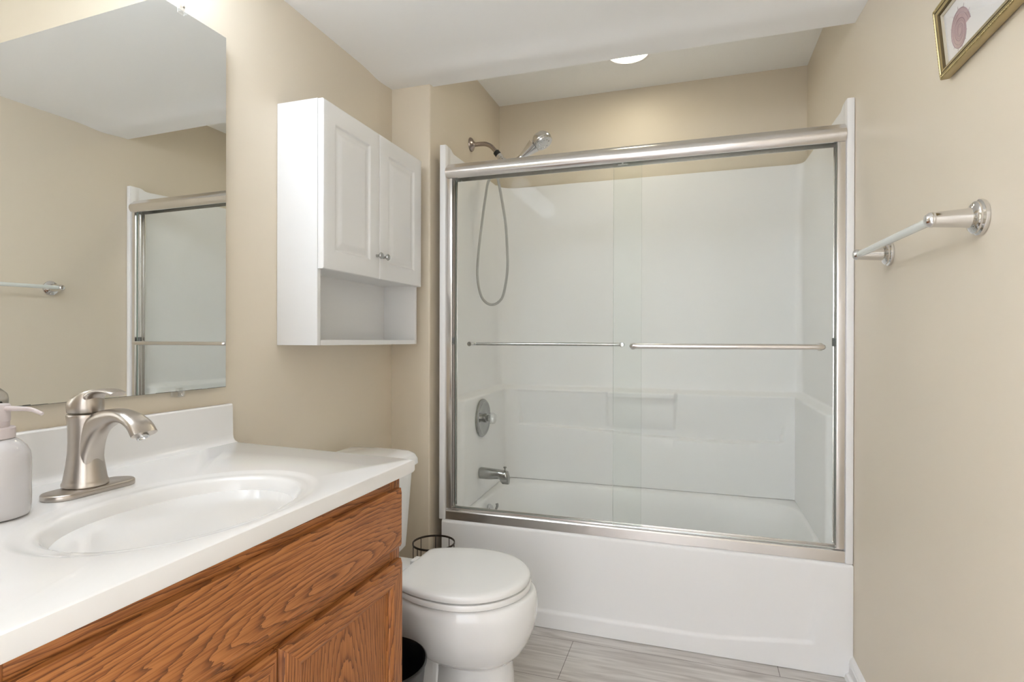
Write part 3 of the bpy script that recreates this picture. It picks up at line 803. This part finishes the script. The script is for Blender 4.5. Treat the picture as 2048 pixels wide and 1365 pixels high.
for k_, (r, z, sl) in enumerate(((.0262, 0, 0), (.0280, .002, 0), (.0285, .010, 0), (.0285, .014, .006), (.0275, .019, .012), (.023, .0205, .0165), (.001, .021, .0165))):
    R.append([(bx + r * cos(a), fy + r * sin(a), hz + z + sl * (cos(a) * r / .0285 * 1.0 + .5)) for a in [2 * pi * k / 40 for k in range(40)]])
loft(b, R)
lv = catmull([(bx - .004, fy, hz + .014), (bx + .012, fy, hz + .023), (bx + .027, fy, hz + .034), (bx + .043, fy, hz + .0405), (bx + .064, fy, hz + .0405), (bx + .082, fy, hz + .036)], 6)
secs = []
for i, p in enumerate(lv):
    t = i / (len(lv) - 1); T = (lv[min(i + 1, len(lv) - 1)] - lv[max(0, i - 1)]).normalized(); U = Vector((-T.z, 0, T.x))
    hw = .020 - .004 * t; hh = .012 - .0085 * sstep(0, .6, t)
    if i == len(lv) - 1: hw *= .85
    secs.append([p + Vector((0, hw * (abs(cos(q)) ** .6) * (1 if cos(q) >= 0 else -1), 0)) + U * hh * (abs(sin(q)) ** .8) * (1 if sin(q) >= 0 else -1) for q in [2 * pi * k / 24 for k in range(24)]])
loft(b, secs)
hdl = obj('handle', b, M['nickel'], fa, angle=50)
b = B()
for dy in (-.0035, .0035): lathe(b, [(.0026, 0), (.0026, .0006), (0, .0007)], (bx - .0288, fy + dy, hz + .007), (-1, 0, 0), 14)
obj('hot_cold_mark', b, M['dark'], hdl)
b = B(); lathe(b, [(.010, 0), (.010, -.004), (.007, -.004), (.006, -.001), (0, -.001)], (bx + .139, fy, CZ + .107), (-.55, 0, .83), 20); obj('aerator', b, M['chrome_soft'], fa)

# ================================================================== SOAP DISPENSER
sx, sy = -1.0285, .573
so = thing('soap_dispenser', 'glossy grey soap pump bottle standing on the countertop beside the faucet', 'soap dispenser', (sx, sy, CZ))
b = B(); lathe(b, [(.040, .0006), (.0445, .003), (.0465, .008), (.047, .03), (.047, .088), (.0455, .099), (.041, .109), (.034, .117), (.0285, .121), (.025, .1225), (0, .1225)], (sx, sy, CZ), (0, 0, 1), 48); obj('bottle', b, M['bottle'], so)
b = B(); lathe(b, [(.0265, .1226), (.0275, .1235), (.0275, .1385), (.0265, .1395), (.0205, .140), (.0205, .1485), (0, .1485)], (sx, sy, CZ), (0, 0, 1), 36); obj('collar', b, M['pump'], so)
b = B(); lathe(b, [(.0205, .1487), (.0215, .150), (.0215, .173), (.0205, .175), (0, .176)], (sx, sy, CZ), (0, 0, 1), 32); obj('pump_head', b, M['pump'], so)
b = B(); tube(b, catmull([(sx + .012, sy + .004, CZ + .1690), (sx + .04, sy + .013, CZ + .169), (sx + .058, sy + .0185, CZ + .1675), (sx + .074, sy + .0235, CZ + .161)], 8), lambda t: .0042 - .0014 * t, 14); obj('nozzle', b, M['pump'], so)

# ================================================================== TOILET
ty = 1.570
to = thing('toilet', 'white two piece toilet with closed round lid between the vanity and the tub', 'toilet', (-.75, ty, 0))
def tank_ring(x0, x1, hw, z, bow, r=.03, n=7):
    """x0 wall side, x1 front; front is bowed"""
    pts = []
    cxm = (x0 + x1) / 2
    for (px, py) in rrect((x1 - x0) / 2, hw, r, n):
        X = cxm + px; f = (X - x0) / (x1 - x0)
        pts.append((X + bow * f * (1 - (py / hw) ** 2) * 1.0, ty + py, z))
    # add points along the front and back is not needed: corners carry it
    return pts
def tank_ring2(x0, x1, hw, z, bow, r=.035):
    pts = []
    n = 10
    for k in range(13):   # front, from -y to +y
        py = -hw + r + (2 * hw - 2 * r) * k / 12
        pts.append((x1 + bow * (1 - (py / hw) ** 2), ty + py, z))
    for k in range(1, 7):
        a = pi / 2 * k / 6; pts.append((x1 - r + r * cos(a) + bow * (1 - ((hw - r + r * sin(a)) / hw) ** 2), ty + hw - r + r * sin(a), z))
    for k in range(4): pts.append((x1 - r - (x1 - x0 - r) * (k + 1) / 4, ty + hw - .012 * ((k + 1) / 4) ** 3, z))
    for k in range(1, 4): pts.append((x0, ty + hw - .012 - (2 * hw - .024) * k / 4, z))
    for k in range(4): pts.append((x0 + (x1 - x0 - r) * k / 4, ty - hw + .012 * ((4 - k) / 4) ** 3, z))
    for k in range(6):
        a = pi / 2 * (1 - k / 6); pts.append((x1 - r + r * cos(a) + bow * (1 - ((hw - r + r * sin(a)) / hw) ** 2), ty - hw + r - r * sin(a), z))
    return pts
b = B()
loft(b, [tank_ring2(-1.185, -.995, .208, .375, .018, .02), tank_ring2(-1.187, -.975, .219, .383, .02, .02), tank_ring2(-1.190, -.968, .226, .50, .02, .02), tank_ring2(-1.192, -.960, .234, .64, .02, .02), tank_ring2(-1.192, -.959, .235, .667, .02, .02)])
obj('tank', b, M['ceramic'], to, angle=40)
b = B()
loft(b, [tank_ring2(-1.193, -.951, .243, .6675, .022, .02), tank_ring2(-1.194, -.943, .250, .672, .022, .02), tank_ring2(-1.194, -.944, .249, .690, .022, .022), tank_ring2(-1.193, -.951, .243, .706, .022, .024), tank_ring2(-1.190, -.966, .230, .717, .022, .03), tank_ring2(-1.185, -.995, .205, .722, .02, .03)])
obj('tank_lid', b, M['ceramic'], to, angle=40)
b = B(); lathe(b, [(.012, 0), (.012, .006), (.006, .009), (.006, .02)], (-.945, ty - .15, .625), (1, 0, 0), 20); tube(b, catmull([(-.927, ty - .15, .625), (-.925, ty - .12, .622), (-.927, ty - .085, .617)], 6), .0065, 12); obj('flush_lever', b, M['chrome'], to)

def seat_outline(front, back, hw, z, n=60):
    """round-front seat: oval that is cut off square at the hinge end"""
    xc = front - hw * 1.02
    tail = hw * .68
    Lb = (xc - back) / sqrt(1 - (tail / hw) ** 2)
    half = []
    for k in range(n // 2 + 1):
        a = pi / 2 * k / (n // 2)
        half.append((xc + hw * 1.02 * cos(a), hw * sin(a)))
    for k in range(1, n // 2 + 1):
        x = xc + (back + .008 - xc) * k / (n // 2)
        half.append((x, hw * sqrt(max(0, 1 - ((x - xc) / Lb) ** 2))))
    half += [(back + .002, tail - .005), (back, tail - .012)]
    half += [(back, (tail - .012) * (1 - k / 4)) for k in range(1, 5)]
    half = [(x - .012, y) for x, y in half]
    pts = [(x, ty + y, z) for x, y in half] + [(x, ty - y, z) for x, y in reversed(half[1:-1])]
    return pts
b = B()   # bowl and pedestal, one china body
def bowl_ring(front, back, hw, z, e=2.2, n=72):
    c0 = (front + back) / 2; a_ = (front - back) / 2
    pts = []
    for k in range(n):
        q = 2 * pi * k / n; c, s = cos(q), sin(q)
        r = (abs(c / a_) ** e + abs(s / hw) ** e) ** (-1 / e)
        taper = 1 - .22 * max(0, -c) ** 2
        pts.append((c0 - .012 + c * r, ty + s * r * taper, z))
    return pts
R = [bowl_ring(-.482, -.76, .112, 0.0, 2.4), bowl_ring(-.484, -.755, .110, .012, 2.4), bowl_ring(-.490, -.748, .102, .03, 2.3), bowl_ring(-.494, -.742, .098, .08, 2.2), bowl_ring(-.497, -.738, .096, .13, 2.1), bowl_ring(-.500, -.738, .095, .168, 2.1), bowl_ring(-.497, -.742, .099, .177, 2.1),
     bowl_ring(-.484, -.80, .118, .184, 2.1), bowl_ring(-.462, -.84, .143, .208, 2.1), bowl_ring(-.444, -.87, .163, .240, 2.1), bowl_ring(-.432, -.89, .175, .275, 2.1), bowl_ring(-.426, -.90, .181, .31, 2.1), bowl_ring(-.4265, -.905, .182, .345, 2.1), bowl_ring(-.431, -.905, .179, .366, 2.1), bowl_ring(-.440, -.90, .172, .3735, 2.1), bowl_ring(-.52, -.84, .11, .3735, 2.1)]
loft(b, R)
R2 = []
# tank shelf behind the bowl and the outlet foot down to the floor
for hx0, hx1, hw, z in ((-1.03, -.70, .095, .0), (-1.03, -.70, .092, .02), (-1.02, -.70, .062, .05), (-1.01, -.70, .058, .18), (-1.02, -.78, .085, .26), (-1.06, -.80, .118, .315), (-1.085, -.80, .130, .345), (-1.09, -.80, .128, .372)):
    R2.append([((hx0 + hx1) / 2 + px, ty + py, z) for px, py in rrect((hx1 - hx0) / 2, hw, .04, 6)])
loft(b, R2)
obj('bowl', b, M['ceramic'], to, angle=50)
b = B(); lathe(b, [(.016, 0), (.016, .008), (.012, .018), (.005, .022), (0, .0225)], (-.90, ty - .078, .021), (0, 0, 1), 20); obj('bolt_cap', b, M['seat'], to)
b = B()
loft(b, [seat_outline(-.452, -.812, .180, .3755), seat_outline(-.447, -.815, .185, .379), seat_outline(-.446, -.815, .186, .388), seat_outline(-.450, -.813, .183, .3935), seat_outline(-.47, -.80, .168, .394)])
obj('seat', b, M['seat'], to, angle=45)
b = B()
loft(b, [seat_outline(-.456, -.824, .177, .3955), seat_outline(-.450, -.828, .183, .399), seat_outline(-.449, -.829, .184, .407), seat_outline(-.452, -.827, .182, .4125), seat_outline(-.460, -.822, .176, .4165), seat_outline(-.476, -.812, .162, .4188), seat_outline(-.52, -.79, .125, .4196)])
obj('lid', b, M['seat'], to, angle=45)
for s in (-1, 1):
    b = B(); box(b, -.874, -.844, ty + s * .07 - .022, ty + s * .07 + .022, .374, .400, .006, 3); obj('hinge', b, M['seat'], to)

# ================================================================== BIN AND WIRE HOLDER ON THE FLOOR
bn = thing('waste_bin', 'round black open waste bin on the floor between vanity and toilet', 'waste bin', (-.772, 1.268, 0))
b = B(); lathe(b, [(0, .001), (.088, .001), (.092, .006), (.118, .272), (.122, .278), (.1222, .284), (.119, .286), (.116, .280), (.089, .012), (0, .010)], (-.772, 1.268, 0), (0, 0, 1), 56, False, False); obj('bin_body', b, M['dark'], bn)
wh = thing('wire_basket', 'dark bronze wire basket on the floor behind the toilet lid', 'wire basket', (-.940, 1.93, 0))
wx, wy, wr = -.940, 1.93, .080
def hoop(bm, z, r, h=.0055, t=.0022):
    lathe(bm, [(r - t, z), (r, z), (r, z + h), (r - t, z + h), (r - t, z)], (wx, wy, 0), (0, 0, 1), 64, False, False)
b = B(); hoop(b, .338, wr, .007, .0025); obj('top_hoop', b, M['bronze'], wh)
b = B(); hoop(b, .15, wr, .005, .002); obj('middle_hoop', b, M['bronze'], wh)
b = B(); lathe(b, [(0, .001), (wr, .001), (wr, .006), (0, .006)], (wx, wy, 0), (0, 0, 1), 48, False, False); obj('base_plate', b, M['bronze'], wh)
for k in range(8):
    a = 2 * pi * (k + .45) / 8
    b = B(); tube(b, [(wx + (wr - .003) * cos(a), wy + (wr - .003) * sin(a), z) for z in (.004, .18, .342)], .0016, 10); obj('upright_wire', b, M['bronze'], wh)

# ================================================================== TOWEL BAR ON THE RIGHT WALL
tb = thing('towel_bar', 'chrome towel bar with flared posts on the right wall beside the shower', 'towel bar', (XR - .04, 1.49, 1.34))
tz0, tz1 = 1.339, 1.347
xbar = .422
for yy, zz in ((1.239, tz0), (1.742, tz1)):
    b = B()
    lathe(b, [(.0325, 0), (.0335, .003), (.0325, .007), (.029, .0095), (.0295, .013), (.026, .0165), (.0215, .018), (.0185, .020), (.017, .032), (.0155, .055), (.0138, .075)], (XR - .0005, yy, zz), (-1, 0, 0), 40)
    lathe(b, [(.0138, .0745), (.0145, .077), (.0135, .083), (.009, .0885), (.0, .0905)], (XR - .0005, yy, zz), (-1, 0, 0), 32)
    obj('post', b, M['chrome'], tb)
b = B(); tube(b, [(xbar, 1.247, tz0), (xbar, 1.734, tz1)], .0085, 24); obj('bar', b, mat('pale_satin_bar', (.66, .69, .66), .22, 0.0, coat=.3), tb)

# ================================================================== PICTURE ON THE RIGHT WALL (hangs leaning forward)
pf = thing('picture_frame', 'gilt framed shell print hung leaning forward, high on the right wall', 'picture', (.487, 1.2, 1.653))
lean = math.radians(5.6)
P0 = Vector((XR - .0215, 1.3715, 1.649))      # front lower corner farthest from the viewer
FW, FH, FD = .46, .1432, .0195      # length along the wall, height, depth
ex = Vector((0, -1, 0)); ez = Vector((-sin(lean), 0, cos(lean))); en = Vector((-cos(lean), 0, -sin(lean)))
def PF(a, c, d): return P0 + ex * a + ez * c + en * d
fprof = [(.001, -.0195), (0, -.018), (0, -.004), (.0012, -.0012), (.0018, -.0022), (.0052, -.0022), (.0058, -.001), (.0072, .0003), (.0088, -.001), (.0096, -.0024), (.0104, -.0024),
         (.0112, -.0014), (.0160, -.0030), (.0182, -.0046), (.0186, -.0075), (.0186, -.0195)]
b = B(); vr = []
for (wi, h) in fprof:
    vr.append([b.verts.new(PF(*q, h)) for q in ((wi, wi), (FW - wi, wi), (FW - wi, FH - wi), (wi, FH - wi))])
for i in range(len(vr)):
    mi = 1 if i in (4, 8, 9, 10, 12, 13) else 0
    ringface(b, vr[i], vr[(i + 1) % len(vr)], mi=mi)
obj('frame_moulding', b, [M['gold'], M['gold_dark']], pf, angle=25)
b = B()   # twisted rope bead round the outside
def beadrun(p, q, n):
    for k in range(n):
        c = p.lerp(q, (k + .5) / n); t = (q - p).normalized(); s = en.cross(t)
        tt = (t + s * .7).normalized(); ss = en.cross(tt)
        rr_ = []
        for lat in (-1.15, -.5, .15, .8, 1.4):
            rr_.append([c + tt * .0034 * sin(lat) * .9 + (ss * cos(2 * pi * j / 7) + en * sin(2 * pi * j / 7)) * .0018 * max(.15, cos(lat)) for j in range(7)])
        loft(b, rr_)
wi = .0035; h = -.0016
cs = [PF(wi, wi, h), PF(FW - wi, wi, h), PF(FW - wi, FH - wi, h), PF(wi, FH - wi, h)]
for k, nn in ((0, 72), (1, 22), (2, 72), (3, 22)): beadrun(cs[k], cs[(k + 1) % 4], nn)
obj('rope_beading', b, M['gold'], pf)
b = B(); vr = []
for (wi, h) in ((.0186, -.0075), (.0190, -.0072), (.0238, -.0088), (.0238, -.0105), (.0186, -.0105)):
    vr.append([b.verts.new(PF(*q, h)) for q in ((wi, wi), (FW - wi, wi), (FW - wi, FH - wi), (wi, FH - wi))])
for i in range(len(vr)): ringface(b, vr[i], vr[(i + 1) % len(vr)])
obj('frame_liner', b, M['liner'], pf, angle=25)
b = B()
loft(b, [[PF(*q, h) for q in ((.0187, .0187), (FW - .0187, .0187), (FW - .0187, FH - .0187), (.0187, FH - .0187))] for h in (-.0135, -.0108)])
art = obj('art_print', b, M['paper'], pf)
def shell_pts(ac, cc, s, th0, turns, n, k=.0892):
    return [(ac + s * exp(-k * (t_ := 2 * pi * turns * i / (n - 1))) * cos(t_ + th0), cc + s * exp(-k * t_) * sin(t_ + th0)) for i in range(n)]
for (ac, cc, s, th) in ((.0815, .0585, .0445, .06), (.235, .075, .040, 1.3), (.375, .062, .042, 2.4)):
    b = B()
    o1 = shell_pts(ac, cc, s, th, 1.0, 72)
    poly = [PF(a, c, -.01065) for a, c in o1]
    ctr = b.verts.new(PF(ac, cc, -.0105))
    vs = [b.verts.new(q) for q in poly]
    for i in range(len(vs) - 1): b.faces.new((ctr, vs[i], vs[i + 1]))
    lo = [b.verts.new(q - en * .0001) for q in poly]
    ringface(b, vs, lo, closed=False)
    obj('printed_shell', b, M['mauve'], art, angle=60)
    b = B()
    sp2 = [PF(a, c, -.01045) for a, c in shell_pts(ac, cc, s * .995, th, 3.6, 220)]
    tube(b, sp2, lambda t: .0009 - .0005 * t, 6)
    sp3 = [PF(a, c, -.01045) for a, c in shell_pts(ac, cc, s * .80, th, 2.9, 200)]
    tube(b, sp3, .0004, 6)
    for q in range(11):    # fine spines round the rim
        a_ = th + .35 + q * .55; r_ = s * exp(-.0892 * (.35 + q * .55))
        tube(b, [PF(ac + r_ * m_ * cos(a_), cc + r_ * m_ * sin(a_), -.0105) for m_ in (1.0, 1.07, 1.17)], lambda t: .0005 - .0003 * t, 6)
    obj('printed_spiral', b, M['mauve_line'], art)
b = B()
loft(b, [[PF(*q, h) for q in ((.0188, .0188), (FW - .0188, .0188), (FW - .0188, FH - .0188), (.0188, FH - .0188))] for h in (-.0102, -.0092)])
obj('cover_glass', b, M['picglass'], pf)
